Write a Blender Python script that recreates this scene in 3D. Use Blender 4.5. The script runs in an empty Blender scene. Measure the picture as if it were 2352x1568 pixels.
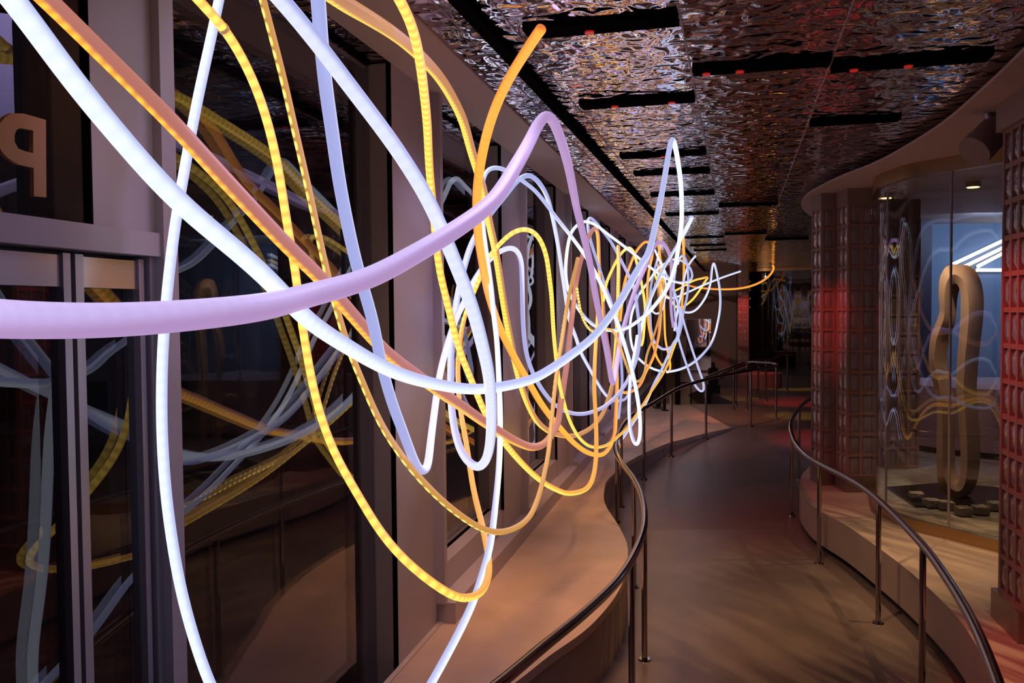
import bpy, bmesh, math, random
from mathutils import Vector, Matrix
random.seed(7)
C = bpy.context.scene.collection
PI = math.pi
H = 2.30                                   # eye height
# ------------------------------------------------------------------ camera
FPX = 2000.0
cam_d = bpy.data.cameras.new('camera'); cam = bpy.data.objects.new('camera', cam_d); C.objects.link(cam)
cam_d.sensor_width = 36.0; cam_d.lens = 36.0*FPX/2352.0; cam_d.clip_start = 0.05; cam_d.clip_end = 200
PITCH = math.radians(-2.05); ROLL = math.radians(-0.5)
RM = Matrix.Rotation(PI/2 + PITCH, 4, 'X') @ Matrix.Rotation(ROLL, 4, 'Z')
cam.matrix_world = Matrix.Translation((0, 0, H)) @ RM
bpy.context.scene.camera = cam
# ------------------------------------------------------------------ world, exposure
sc = bpy.context.scene
sc.view_settings.view_transform = 'Standard'; sc.view_settings.look = 'None'
sc.view_settings.exposure = 0.0; sc.view_settings.gamma = 1.0
sc.view_settings.use_curve_mapping = False
wd = bpy.data.worlds.new('night'); sc.world = wd; wd.use_nodes = True
wd.node_tree.nodes['Background'].inputs[0].default_value = (0.010, 0.008, 0.011, 1)
wd.node_tree.nodes['Background'].inputs[1].default_value = 0.5
# ------------------------------------------------------------------ room lamps
def spot(name, loc, to, col, power, size=60, blend=0.8, rad=0.04):
    l = bpy.data.lights.new(name, 'SPOT'); l.color = col; l.energy = power
    l.spot_size = math.radians(size); l.spot_blend = blend; l.shadow_soft_size = rad
    o = bpy.data.objects.new(name, l); C.objects.link(o); o.location = loc
    o.rotation_euler = (Vector(to)-Vector(loc)).to_track_quat('-Z', 'Y').to_euler(); return o
def area(name, loc, to, col, power, sx, sy):
    l = bpy.data.lights.new(name, 'AREA'); l.color = col; l.energy = power
    l.shape = 'RECTANGLE'; l.size = sx; l.size_y = sy
    o = bpy.data.objects.new(name, l); C.objects.link(o); o.location = loc
    o.rotation_euler = (Vector(to)-Vector(loc)).to_track_quat('-Z', 'Y').to_euler(); return o
WARM = (1.0, 0.60, 0.27); RED = (1.0, 0.06, 0.05); AMB = (1.0, 0.50, 0.20); COOL = (0.45, 0.62, 1.0); YEL = (1.0, 0.62, 0.05)
def streaks(l, sx, sy, lo, hi):  # imitates caustics through glass, put into the lamp strength as noise
    """patterned beam of a projector lamp"""
    l.use_nodes = True; nt = l.node_tree; em = nt.nodes['Emission']
    tc = nt.nodes.new('ShaderNodeTexCoord'); mp = nt.nodes.new('ShaderNodeMapping'); mp.inputs['Scale'].default_value = (sx, sy, 1)
    n = nt.nodes.new('ShaderNodeTexNoise'); n.inputs['Scale'].default_value = 1; n.inputs['Detail'].default_value = 2
    r = nt.nodes.new('ShaderNodeMapRange'); r.inputs[1].default_value = .42; r.inputs[2].default_value = .62; r.inputs[3].default_value = lo; r.inputs[4].default_value = hi
    nt.links.new(tc.outputs['Normal'], mp.inputs[0]); nt.links.new(mp.outputs[0], n.inputs['Vector']); nt.links.new(n.outputs['Fac'], r.inputs[0]); nt.links.new(r.outputs[0], em.inputs['Strength'])
spot('floor_spot', (1.15, 5.0, 3.55), (1.75, 6.9, 0), WARM, 230, 48, 1.0)
o = spot('floor_spot', (2.6, 3.6, 3.45), (1.9, 5.2, 0), WARM, 110, 44, .7, .01); streaks(o.data, 34, 4, .15, 1.6)
spot('bench_spot', (0.15, 5.5, 3.55), (0.35, 5.7, 0.4), AMB, 230, 60, 1.0, .35)
spot('bench_spot', (-0.25, 4.1, 3.55), (0.1, 5.0, 0.4), AMB, 150, 60, 1.0, .35)
spot('bench_spot', (0.9, 8.3, 3.55), (0.95, 8.6, 0.4), AMB, 190, 60, 1.0, .35)
spot('landing_spot', (3.2, 13.0, 3.55), (4.0, 15.2, 0.4), (1.0, 0.30, 0.10), 220, 38, 1.0)
spot('landing_spot', (1.6, 11.5, 3.55), (2.3, 13.2, 0.4), (1.0, 0.42, 0.30), 150, 60, 1.0)
o = spot('platform_spot', (4.4, 7.9, 3.46), (3.1, 7.2, 0.38), WARM, 150, 50, 0.8, 0.01); streaks(o.data, 5, 30, .2, 1.5)
spot('platform_spot', (3.3, 6.1, 3.46), (3.35, 6.5, 0.38), WARM, 170, 50, 1.0, 0.02)
spot('red_spot', (2.0, 4.6, 3.55), (2.75, 4.55, 0.3), RED, 120, 34, 1.0)
spot('red_spot', (1.7, 5.0, 3.55), (2.95, 5.15, 2.1), RED, 110, 34, 1.0)
spot('red_spot', (2.3, 8.3, 3.55), (3.42, 9.3, 2.15), RED, 90, 24, 1.0)
spot('red_spot', (2.2, 7.9, 3.55), (2.75, 9.0, 0.0), RED, 60, 45, 1.0)
spot('red_spot', (3.4, 12.2, 3.55), (4.55, 12.9, 0.35), RED, 260, 30, 1.0)
spot('red_spot', (4.3, 15.5, 3.55), (5.7, 17.4, 0.4), RED, 420, 30, 1.0)
spot('yellow_spot', (3.6, 14.4, 3.55), (5.0, 15.2, 0.4), YEL, 170, 22, 0.8)
spot('yellow_spot', (5.2, 16.6, 3.55), (4.75, 18.2, 0.4), YEL, 130, 18, 0.6)
spot('red_spot', (6.0, 20.6, 3.5), (6.3, 22.6, 0.6), RED, 120, 30, .8)
spot('yellow_spot', (6.9, 18.6, 3.5), (6.5, 20.6, 0.4), YEL, 160, 30, 0.8)
spot('red_spot', (7.2, 27.0, 3.5), (7.55, 28.2, 1.7), RED, 110, 36, 1.0)
MAU = (0.92, 0.62, 0.86)
spot('wall_fill', (0.2, 3.3, 3.5), (-1.0, 2.9, 1.6), (.58,.46,1.0), 85, 110, 1.0, .4)  # fill spots added to brighten the window wall, no fixtures here
spot('wall_fill', (0.35, 4.6, 3.5), (-.5, 5.0, 1.6), (.66,.52,1.0), 48, 100, 1.0, .25)
spot('wall_fill', (0.9, 7.0, 3.5), (0.1, 7.5, 1.6), MAU, 38, 100, 1.0, .25)
spot('wall_fill', (1.7, 10.0, 3.5), (0.8, 10.6, 1.6), MAU, 38, 100, 1.0, .25)
spot('wall_fill', (2.6, 14.0, 3.5), (1.7, 14.6, 1.6), MAU, 38, 100, 1.0, .25)
spot('wall_fill', (4.2, 24.5, 3.5), (5.6, 29.5, 1.6), (1.0,.66,.55), 110, 100, 1.0)  # fill added to lift the far return wall
# ------------------------------------------------------------------ unprojection onto real surfaces
R3 = RM.to_3x3()
def ray(px, py):
    d = R3 @ Vector(((px-1176.0)/FPX, -(py-784.0)/FPX, -1.0))
    return d/d.y
def at(px, py, Y): d = ray(px, py); return Vector((d.x*Y, Y, H + d.z*Y))
def atz(px, py, z): d = ray(px, py); return at(px, py, (z-H)/d.z)
def ground(Y): return max(0.0, min(0.41, (Y-9.0)/12.0))
def on_floor(px, py, dz=0.0):
    Y = 6.0; d = ray(px, py)
    for _ in range(60): Y = 0.5*Y + 0.5*((ground(Y)+dz-H)/d.z)
    return at(px, py, Y)
WX, WS = -1.696, 0.237                      # left wall: x = WX + WS*Y
TN = Vector((WS, 1, 0)).normalized(); NN = Vector((TN.y, -TN.x, 0))
def wp(Y, n, z): return Vector((WX+WS*Y, Y, z)) + NN*n
def wy(px): return -WX/(WS-ray(px, 716).x)
def onwall(px, py, n=0.0):
    d = ray(px, py); c = WX + n/TN.y; Y = -c/(WS-d.x); return at(px, py, Y)
# ------------------------------------------------------------------ materials
def mat(name, col=(.5,.5,.5), rough=.5, metal=0.0, emis=None, estr=0.0, spec=.5, bump=None, mottle=None):
    m = bpy.data.materials.new(name); m.use_nodes = True; nt = m.node_tree
    p = nt.nodes['Principled BSDF']
    p.inputs['Base Color'].default_value = (*col, 1); p.inputs['Roughness'].default_value = rough
    p.inputs['Metallic'].default_value = metal; p.inputs['Specular IOR Level'].default_value = spec
    if emis: p.inputs['Emission Color'].default_value = (*emis, 1); p.inputs['Emission Strength'].default_value = estr
    if bump or mottle:
        tc = nt.nodes.new('ShaderNodeTexCoord')
        if mottle:
            sc_, amt = mottle
            n = nt.nodes.new('ShaderNodeTexNoise'); n.inputs['Scale'].default_value = sc_; n.inputs['Detail'].default_value = 6
            nt.links.new(tc.outputs['Object'], n.inputs['Vector'])
            r = nt.nodes.new('ShaderNodeMapRange'); r.inputs[1].default_value = .3; r.inputs[2].default_value = .7
            r.inputs[3].default_value = 1-amt; r.inputs[4].default_value = 1+amt
            nt.links.new(n.outputs['Fac'], r.inputs[0])
            v = nt.nodes.new('ShaderNodeVectorMath'); v.operation = 'SCALE'; v.inputs[0].default_value = col
            nt.links.new(r.outputs[0], v.inputs['Scale']); nt.links.new(v.outputs[0], p.inputs['Base Color'])
        if bump:
            s, d, det = bump
            n = nt.nodes.new('ShaderNodeTexNoise'); n.inputs['Scale'].default_value = s; n.inputs['Detail'].default_value = det
            nt.links.new(tc.outputs['Object'], n.inputs['Vector'])
            b = nt.nodes.new('ShaderNodeBump'); b.inputs['Distance'].default_value = d; b.inputs['Strength'].default_value = 1
            nt.links.new(n.outputs['Fac'], b.inputs['Height']); nt.links.new(b.outputs[0], p.inputs['Normal'])
    return m
def glass_mat(name, tint=(1,1,1), ior=1.5, boost=1.0):
    m = bpy.data.materials.new(name); m.use_nodes = True; nt = m.node_tree; nt.nodes.clear()
    out = nt.nodes.new('ShaderNodeOutputMaterial'); mx = nt.nodes.new('ShaderNodeMixShader')
    tr = nt.nodes.new('ShaderNodeBsdfTransparent'); tr.inputs[0].default_value = (*tint, 1)
    gl = nt.nodes.new('ShaderNodeBsdfGlossy'); gl.inputs['Roughness'].default_value = 0.0; gl.inputs['Color'].default_value = (.95,.95,1,1)
    ge = nt.nodes.new('ShaderNodeNewGeometry'); mi = nt.nodes.new('ShaderNodeMix')
    mi.inputs['A'].default_value = ior; mi.inputs['B'].default_value = 1/ior
    nt.links.new(ge.outputs['Backfacing'], mi.inputs['Factor'])
    fr = nt.nodes.new('ShaderNodeFresnel'); nt.links.new(mi.outputs[0], fr.inputs['IOR'])
    nt.links.new(fr.outputs[0], mx.inputs[0]); nt.links.new(tr.outputs[0], mx.inputs[1]); nt.links.new(gl.outputs[0], mx.inputs[2])
    nt.links.new(mx.outputs[0], out.inputs[0]); return m
M = {}
M['panel'] = mat('painted_panel', (.50,.43,.47), .42)
M['soffit'] = mat('plaster_soffit', (.58,.46,.42), .7)
M['black'] = mat('black_gasket', (.006,.006,.007), .6, spec=.0)
M['reveal'] = mat('grey_reveal', (.30,.26,.25), .5)
M['brushed'] = mat('brushed_steel', (.55,.48,.50), .32, .9)
M['frame'] = mat('grey_aluminium', (.50,.44,.50), .35, .5)
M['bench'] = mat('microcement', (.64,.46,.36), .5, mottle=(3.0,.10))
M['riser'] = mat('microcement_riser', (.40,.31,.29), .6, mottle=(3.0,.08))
M['floor'] = mat('polished_floor', (.185,.138,.13), .30, mottle=(1.6,.14), bump=(1.2,.003,3))
M['platform'] = mat('microcement_platform', (.50,.39,.34), .5, mottle=(3.0,.08))
M['rail'] = mat('polished_steel', (.42,.38,.38), .10, 1.0)
M['brass'] = mat('brushed_brass', (.50,.33,.16), .35, 1.0)
M['plinth'] = mat('plinth_metal', (.34,.25,.22), .35, .7)
M['cap'] = mat('cap_panel', (.30,.22,.19), .5)
M['mortar'] = mat('pink_mortar', (.36,.22,.19), .6)
M['far'] = mat('far_wall', (.22,.17,.18), .7)
M['dark'] = mat('dark_drape', (.018,.014,.016), .3)
M['mirror'] = mat('mirror', (.9,.9,.9), .02, 1.0)
M['glass'] = glass_mat('window_glass', (.80,.80,.82), 1.52)
M['boothglass'] = glass_mat('curved_glass', (.90,.92,.92), 1.5)
# hammered mirror ceiling
RIP = .024
def ceiling_mat():
    m = bpy.data.materials.new('rippled_steel'); m.use_nodes = True; nt = m.node_tree; p = nt.nodes['Principled BSDF']
    p.inputs['Base Color'].default_value = (.84,.76,.77,1); p.inputs['Metallic'].default_value = 1; p.inputs['Roughness'].default_value = .035
    # slope of a smooth ripple field, taken by finite differences so that it does not fade with distance
    tc = nt.nodes.new('ShaderNodeTexCoord'); e = .006; H_ = []
    for off in ((0,0,0),(e,0,0),(0,e,0)):
        ad = nt.nodes.new('ShaderNodeVectorMath'); ad.operation = 'ADD'; ad.inputs[1].default_value = off
        n1 = nt.nodes.new('ShaderNodeTexNoise'); n1.inputs['Scale'].default_value = 8.5; n1.inputs['Detail'].default_value = 1.2
        n1.inputs['Roughness'].default_value = .45; n1.inputs['Distortion'].default_value = .4
        nt.links.new(tc.outputs['Object'], ad.inputs[0]); nt.links.new(ad.outputs[0], n1.inputs['Vector']); H_.append(n1)
    sl = []
    for k in (1, 2):
        su = nt.nodes.new('ShaderNodeMath'); su.operation = 'SUBTRACT'; nt.links.new(H_[k].outputs['Fac'], su.inputs[0]); nt.links.new(H_[0].outputs['Fac'], su.inputs[1])
        mu = nt.nodes.new('ShaderNodeMath'); mu.operation = 'MULTIPLY'; mu.inputs[1].default_value = RIP/e; nt.links.new(su.outputs[0], mu.inputs[0]); sl.append(mu)
    cb = nt.nodes.new('ShaderNodeCombineXYZ'); cb.inputs[2].default_value = -1
    nt.links.new(sl[0].outputs[0], cb.inputs[0]); nt.links.new(sl[1].outputs[0], cb.inputs[1])
    nm = nt.nodes.new('ShaderNodeVectorMath'); nm.operation = 'NORMALIZE'; nt.links.new(cb.outputs[0], nm.inputs[0])
    nt.links.new(nm.outputs[0], p.inputs['Normal']); return m
M['ceiling'] = ceiling_mat()
# wavy glass blocks
def block_mat(name, col):
    m = bpy.data.materials.new(name); m.use_nodes = True; nt = m.node_tree; p = nt.nodes['Principled BSDF']
    p.inputs['Base Color'].default_value = (*col, 1); p.inputs['Roughness'].default_value = .07
    p.inputs['Transmission Weight'].default_value = .35; p.inputs['IOR'].default_value = 1.5
    p.inputs['Specular IOR Level'].default_value = 1.0
    tc = nt.nodes.new('ShaderNodeTexCoord'); mp = nt.nodes.new('ShaderNodeMapping'); mp.inputs['Scale'].default_value = (1,1,.28)
    n = nt.nodes.new('ShaderNodeTexNoise'); n.inputs['Scale'].default_value = 42; n.inputs['Detail'].default_value = 2
    nt.links.new(tc.outputs['Object'], mp.inputs[0]); nt.links.new(mp.outputs[0], n.inputs['Vector'])
    b = nt.nodes.new('ShaderNodeBump'); b.inputs['Distance'].default_value = .010; nt.links.new(n.outputs['Fac'], b.inputs['Height'])
    nt.links.new(b.outputs[0], p.inputs['Normal']); return m
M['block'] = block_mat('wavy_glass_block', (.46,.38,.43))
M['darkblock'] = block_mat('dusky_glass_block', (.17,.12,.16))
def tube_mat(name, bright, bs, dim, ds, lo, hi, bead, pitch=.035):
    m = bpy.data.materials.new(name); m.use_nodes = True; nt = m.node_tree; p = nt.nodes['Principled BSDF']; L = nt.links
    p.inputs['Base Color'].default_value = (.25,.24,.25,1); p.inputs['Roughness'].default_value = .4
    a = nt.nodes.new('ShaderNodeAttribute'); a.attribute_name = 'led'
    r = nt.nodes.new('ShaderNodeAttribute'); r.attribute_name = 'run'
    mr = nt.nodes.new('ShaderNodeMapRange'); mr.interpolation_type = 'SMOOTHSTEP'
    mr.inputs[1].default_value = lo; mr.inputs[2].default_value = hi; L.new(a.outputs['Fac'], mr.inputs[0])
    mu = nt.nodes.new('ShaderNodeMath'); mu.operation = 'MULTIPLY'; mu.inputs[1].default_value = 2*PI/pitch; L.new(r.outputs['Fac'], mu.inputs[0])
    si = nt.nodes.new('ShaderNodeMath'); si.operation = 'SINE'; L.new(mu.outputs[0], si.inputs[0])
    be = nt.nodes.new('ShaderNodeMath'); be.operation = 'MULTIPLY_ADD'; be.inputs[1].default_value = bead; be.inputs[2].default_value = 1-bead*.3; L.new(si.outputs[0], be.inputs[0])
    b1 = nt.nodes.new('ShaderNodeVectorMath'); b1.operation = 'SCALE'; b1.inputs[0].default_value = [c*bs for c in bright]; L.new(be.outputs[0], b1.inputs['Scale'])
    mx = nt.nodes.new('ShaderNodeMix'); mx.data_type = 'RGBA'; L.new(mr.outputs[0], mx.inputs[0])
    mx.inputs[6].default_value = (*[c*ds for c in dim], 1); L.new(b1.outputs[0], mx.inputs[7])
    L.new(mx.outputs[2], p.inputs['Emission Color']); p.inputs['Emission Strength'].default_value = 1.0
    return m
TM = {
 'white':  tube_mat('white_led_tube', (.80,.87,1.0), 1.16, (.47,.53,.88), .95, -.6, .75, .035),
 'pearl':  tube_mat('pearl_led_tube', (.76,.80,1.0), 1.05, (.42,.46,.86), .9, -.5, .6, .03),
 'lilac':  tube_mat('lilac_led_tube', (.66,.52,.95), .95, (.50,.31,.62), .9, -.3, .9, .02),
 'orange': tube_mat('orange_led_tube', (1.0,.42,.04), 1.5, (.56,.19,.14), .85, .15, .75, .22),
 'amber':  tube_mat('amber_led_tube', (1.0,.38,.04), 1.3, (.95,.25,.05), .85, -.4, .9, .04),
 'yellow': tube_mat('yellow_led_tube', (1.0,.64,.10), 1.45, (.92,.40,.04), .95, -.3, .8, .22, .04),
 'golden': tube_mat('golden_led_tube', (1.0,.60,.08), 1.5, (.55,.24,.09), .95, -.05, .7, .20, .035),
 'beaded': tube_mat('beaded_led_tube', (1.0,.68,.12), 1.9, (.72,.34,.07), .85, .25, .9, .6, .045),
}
# ------------------------------------------------------------------ mesh helpers
def obj(name, bm, m, parent=None, smooth=True, label=None):
    me = bpy.data.meshes.new(name); bm.to_mesh(me); bm.free()
    if m: me.materials.append(m)
    o = bpy.data.objects.new(name, me); C.objects.link(o)
    if smooth:
        for p in me.polygons: p.use_smooth = True
        try: me.set_sharp_from_angle(angle=math.radians(35))
        except Exception: pass
    if parent: o.parent = parent
    if label: o['label'] = label
    return o
def thing(name, label, cat, loc=(0,0,0), rz=0.0, group=None):
    o = bpy.data.objects.new(name, None); C.objects.link(o); o.location = loc; o.rotation_euler = (0,0,rz); o.empty_display_size = .1
    o['label'] = label; o['category'] = cat
    if group: o['group'] = group
    return o
def tag(o, label, cat, group=None):
    o['label'] = label; o['category'] = cat
    if group: o['group'] = group
    return o
def struct(o, label=None):
    o['kind'] = 'structure'
    if label: o['label'] = label
    return o
def root(name, loc=(0,0,0)):
    o = bpy.data.objects.new(name, None); C.objects.link(o); o.location = loc; o['kind'] = 'structure'; return o
def NB(): return bmesh.new()
def hexa(bm, P):                     # 8 corners: bottom 4 ccw, top 4 ccw
    v = [bm.verts.new(p) for p in P]
    for f in ((3,2,1,0),(4,5,6,7),(0,1,5,4),(1,2,6,5),(2,3,7,6),(3,0,4,7)): bm.faces.new([v[i] for i in f])
def bx(bm, x0,x1,y0,y1,z0,z1): hexa(bm, [(x0,y0,z0),(x1,y0,z0),(x1,y1,z0),(x0,y1,z0),(x0,y0,z1),(x1,y0,z1),(x1,y1,z1),(x0,y1,z1)])
def wbox(bm, Y0,Y1,n0,n1,z0,z1):
    a,b,c,d = wp(Y0,n1,0),wp(Y1,n1,0),wp(Y1,n0,0),wp(Y0,n0,0)
    P = [(p.x,p.y,z0) for p in (a,b,c,d)] + [(p.x,p.y,z1) for p in (a,b,c,d)]
    hexa(bm, P)
def prism(bm, pts, z0, z1):
    a = [bm.verts.new((p[0],p[1],z0)) for p in pts]; b = [bm.verts.new((p[0],p[1],z1)) for p in pts]
    n = len(pts); bm.faces.new(b); bm.faces.new(a[::-1])
    for i in range(n): bm.faces.new([a[i],a[(i+1)%n],b[(i+1)%n],b[i]])
def fixn(bm): bmesh.ops.recalc_face_normals(bm, faces=bm.faces)
def cr(pts, n=8, closed=False):      # Catmull-Rom through vectors
    out = []; N = len(pts)
    rng = range(N if closed else N-1)
    for i in rng:
        if closed: p0,p1,p2,p3 = pts[i-1],pts[i],pts[(i+1)%N],pts[(i+2)%N]
        else: p0,p1,p2,p3 = pts[max(i-1,0)],pts[i],pts[i+1],pts[min(i+2,N-1)]
        for k in range(n):
            t = k/n; t2=t*t; t3=t2*t
            out.append(.5*((2*p1)+(p2-p0)*t+(2*p0-5*p1+4*p2-p3)*t2+(3*p1-p0-3*p2+p3)*t3))
    if not closed: out.append(pts[-1].copy())
    return out
def resample(pts, step):
    out = [pts[0].copy()]; acc = 0.0; prev = pts[0].copy()
    for q in pts[1:]:
        d = (q-prev).length
        while acc + d >= step and d > 1e-9:
            prev = prev.lerp(q, (step-acc)/d); out.append(prev.copy()); d = (q-prev).length; acc = 0.0
        acc += d; prev = q.copy()
    if (out[-1]-pts[-1]).length > step*.3: out.append(pts[-1].copy())
    return out
def relax(pts, it):
    for _ in range(it):
        q = [pts[0]] + [(pts[i-1]+2*pts[i]+pts[i+1])/4 for i in range(1, len(pts)-1)] + [pts[-1]]; pts = q
    return pts
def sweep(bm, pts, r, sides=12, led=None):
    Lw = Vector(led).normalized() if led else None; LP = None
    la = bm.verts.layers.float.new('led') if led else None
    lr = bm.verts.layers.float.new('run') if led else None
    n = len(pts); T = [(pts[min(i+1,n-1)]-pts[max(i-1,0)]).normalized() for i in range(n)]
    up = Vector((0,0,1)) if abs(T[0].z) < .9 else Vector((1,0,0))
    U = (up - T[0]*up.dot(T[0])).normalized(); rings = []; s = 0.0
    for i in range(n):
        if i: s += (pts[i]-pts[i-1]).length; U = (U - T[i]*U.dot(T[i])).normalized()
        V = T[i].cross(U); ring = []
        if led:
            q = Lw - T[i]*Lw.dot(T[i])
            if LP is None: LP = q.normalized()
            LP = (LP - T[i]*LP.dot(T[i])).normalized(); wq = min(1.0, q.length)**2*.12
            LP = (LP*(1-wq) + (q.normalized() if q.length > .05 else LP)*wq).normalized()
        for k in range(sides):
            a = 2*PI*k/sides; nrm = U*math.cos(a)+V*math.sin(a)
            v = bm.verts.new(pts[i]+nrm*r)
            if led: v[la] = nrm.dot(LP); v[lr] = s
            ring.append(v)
        rings.append(ring)
    for i in range(n-1):
        for k in range(sides): bm.faces.new([rings[i][k],rings[i+1][k],rings[i+1][(k+1)%sides],rings[i][(k+1)%sides]])
    bm.faces.new(rings[0]); bm.faces.new(rings[-1][::-1])
def cyl(bm, a, b, r0, r1=None, sides=20):
    r1 = r0 if r1 is None else r1; a = Vector(a); b = Vector(b); t = (b-a).normalized()
    u = t.orthogonal().normalized(); v = t.cross(u)
    A = [bm.verts.new(a+(u*math.cos(2*PI*k/sides)+v*math.sin(2*PI*k/sides))*r0) for k in range(sides)]
    B = [bm.verts.new(b+(u*math.cos(2*PI*k/sides)+v*math.sin(2*PI*k/sides))*r1) for k in range(sides)]
    for k in range(sides): bm.faces.new([A[k],A[(k+1)%sides],B[(k+1)%sides],B[k]])
    bm.faces.new(A[::-1]); bm.faces.new(B)
# ================================================================== FLOOR, RAMP, LANDING
ZC = 3.60; ZB = 0.41; ZP = 0.38
bm = NB()
ys = [-4, 0, 4, 8, 9.0] + [9.0+4.92*k/6 for k in range(1,7)] + [17.2]
rows = []
FX = (-9, -3, 0, 3, 4.4, 4.45, 6, 12)
for y in ys: rows.append([bm.verts.new((x, y, ground(y))) for x in FX])
for y in (17.2, 20.5, 22.0, 34.0): rows.append([bm.verts.new((x, y, (.41 if y < 21 else .12) if x > 4.42 else (.05 if y < 21 else .12))) for x in FX])
for a, b in zip(rows[:-1], rows[1:]):
    for i in range(len(FX)-1): bm.faces.new([a[i],a[i+1],b[i+1],b[i]])
struct(obj('floor', bm, M['floor'], smooth=False), 'brown polished concrete walkway rising in a gentle ramp')
# ================================================================== CEILING
GS = 0.2605
def cg(off, Y, z=ZC): return Vector((off+GS*Y, Y, z))     # ceiling grid
bm = NB()
v = [bm.verts.new(p) for p in ((-2.2,-4,ZC),(12.5,-4,ZC),(12.5,34,ZC),(-2.2,34,ZC))]
bm.faces.new(v[::-1]); 
struct(obj('ceiling', bm, M['ceiling'], smooth=False), 'rippled mirror steel ceiling panels')
def strip(off0, off1, Y0, Y1, z0, z1, bm):
    # runs along the grid direction
    hexa(bm, [cg(off0,Y0,z0),cg(off1,Y0,z0),cg(off1,Y1,z0),cg(off0,Y1,z0),cg(off0,Y0,z1),cg(off1,Y0,z1),cg(off1,Y1,z1),cg(off0,Y1,z1)])
ti = 1
for off, w in ((-1.285,.004),(-1.04,.004),(-.262,.008),(.49,.008),(1.95,.006),(3.4,.006)):
    bm = NB(); strip(off-w/2, off+w/2, -2, 31, ZC-.004, ZC, bm)
    struct(obj('trim_%d' % ti, bm, M['frame'], smooth=False), 'thin metal joint line between ceiling panels'); ti += 1
trk = thing('ceiling_track', 'long black lighting track running along the rippled ceiling beside the windows', 'lighting track')
bm = NB(); strip(-1.195, -1.13, -2, 31, ZC-.03, ZC, bm); obj('track_rail', bm, M['black'], trk, False)
PG = Vector((1, -GS, 0)).normalized()
M['redlens'] = mat('red_lens', (.2,.01,.01), .3, emis=(1,.03,.02), estr=.35)
def slot(off0, off1, Y, label, lamps=()):
    """black cross channel in the ceiling, perpendicular to the joint lines"""
    p0 = cg(off0, Y); L = (off1-off0)*math.cos(math.atan(GS))
    t = thing('ceiling_channel', label, 'ceiling channel', (p0.x, p0.y, ZC), math.atan2(PG.y, PG.x), 'black ceiling channels')
    bm = NB(); bx(bm, 0, L, -.075, .075, -.022, .0); obj('housing', bm, M['black'], t, False)
    for f in lamps:
        bm = NB(); cyl(bm, (L*f,.03,-.030), (L*f,.03,-.020), .022); obj('lamp', bm, M['redlens'], t)
slots = [(-.99,-.27,4.10,'nearest black channel left of the centre ceiling joint where an amber tube enters',(.42,)),
 (-1.0,-.27,5.56,'second black channel from the camera beside the centre ceiling joint',(.3,.8)),
 (-1.0,-.27,7.42,'third black ceiling channel along the row left of the centre joint',(.5,)),
 (-1.0,-.27,8.38,'fourth black ceiling channel in the row left of the centre joint',()),
 (-1.0,-.27,9.95,'fifth black ceiling channel in the row left of the centre joint',()),
 (-1.0,-.27,12.0,'sixth black ceiling channel in the row left of the centre joint',()),
 (-1.0,-.27,15.9,'seventh black ceiling channel, far along the row left of the centre joint',()),
 (-1.0,-.27,17.9,'eighth black ceiling channel, far along the row left of the centre joint',()),
 (-1.0,-.27,19.4,'farthest black ceiling channel left of the centre joint',()),
 (-.25,.48,4.78,'black channel with a red lamp between the two ceiling joint lines, near camera',(.1,.35)),
 (.50,1.30,4.74,'black channel in the ceiling toward the curved booth, nearer one',(.15,.5)),
 (.50,1.10,6.15,'shorter black ceiling channel above the walkway toward the booth',()),
 (-.25,.48,11.0,'thin dark channel between the ceiling joints halfway down the corridor',()),
 (-.25,.48,15.2,'thin dark channel between the ceiling joints far down the corridor',()),
 (.50,1.30,16.5,'dark ceiling channel far down the corridor right of the joint',())]
for s in slots: slot(*s)
# ================================================================== LEFT WALL
ZS = 3.585
bm = NB()
a = [wp(-2,0,ZS), wp(27,0,ZS), wp(27,.36,ZS), wp(-2,.36,ZS)]
hexa(bm, [tuple(p) for p in a] + [(p.x,p.y,ZC-.001) for p in a]); fixn(bm)
struct(obj('trim_%d' % ti, bm, M['soffit'], smooth=False), 'tan plaster soffit strip above the window wall'); ti += 1
bm = NB(); wbox(bm, -3.5, 27.5, -.5, -.14, ZS-.02, ZC+.1); struct(obj('trim_%d' % ti, bm, M['panel'], smooth=False)); ti += 1
# posts and beams round the entrance
wl = root('wall_left'); 
def wpart(name, boxes, m, parent=wl, label=None):
    bm = NB()
    for b in boxes: wbox(bm, *b)
    fixn(bm); return obj(name, bm, m, parent, False, label)
wpart('entrance_post', [(2.632,2.70,-.18,.03,0,ZS)], M['panel'])
wpart('entrance_pillar', [(2.375,2.632,-.2,-.001,2.54,ZS)], M['panel'])
wpart('transom_beam', [(-2.0,2.632,-.12,.02,2.47,2.54)], M['panel'])
wpart('door_jamb', [(2.605,2.632,-.10,.0,0,2.47)], M['frame'])
wi = 1
def window(Y0, Y1, z0, z1, n, lab):
    global wi
    w = root('window_%d' % wi); w['label'] = lab; wi += 1
    wpart('window_gasket', [(Y1-.006,Y1+.001,-.026,-.001,z0,z1),(Y0,Y1,n-.02,n+.012,z0-.015,z0+.004),(Y0,Y1,n-.02,n+.006,z1-.004,z1+.015)], M['black'], w)
    wpart('reveal', [(Y1-.004,Y1+.001,n-.01,-.026,z0,z1)], M['reveal'], w)
    wpart('pane', [(Y0,Y1-.002,n-.028,n,z0,z1)], M['glass'], w)
    return w
window(.2, 2.375, 2.54, ZS, -.12, 'dark glass light above the entrance door')
window(2.70, 4.56, .03, ZS, -.12, 'tall dark window beside the entrance reflecting the light tubes')
PER = 2.29
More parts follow.
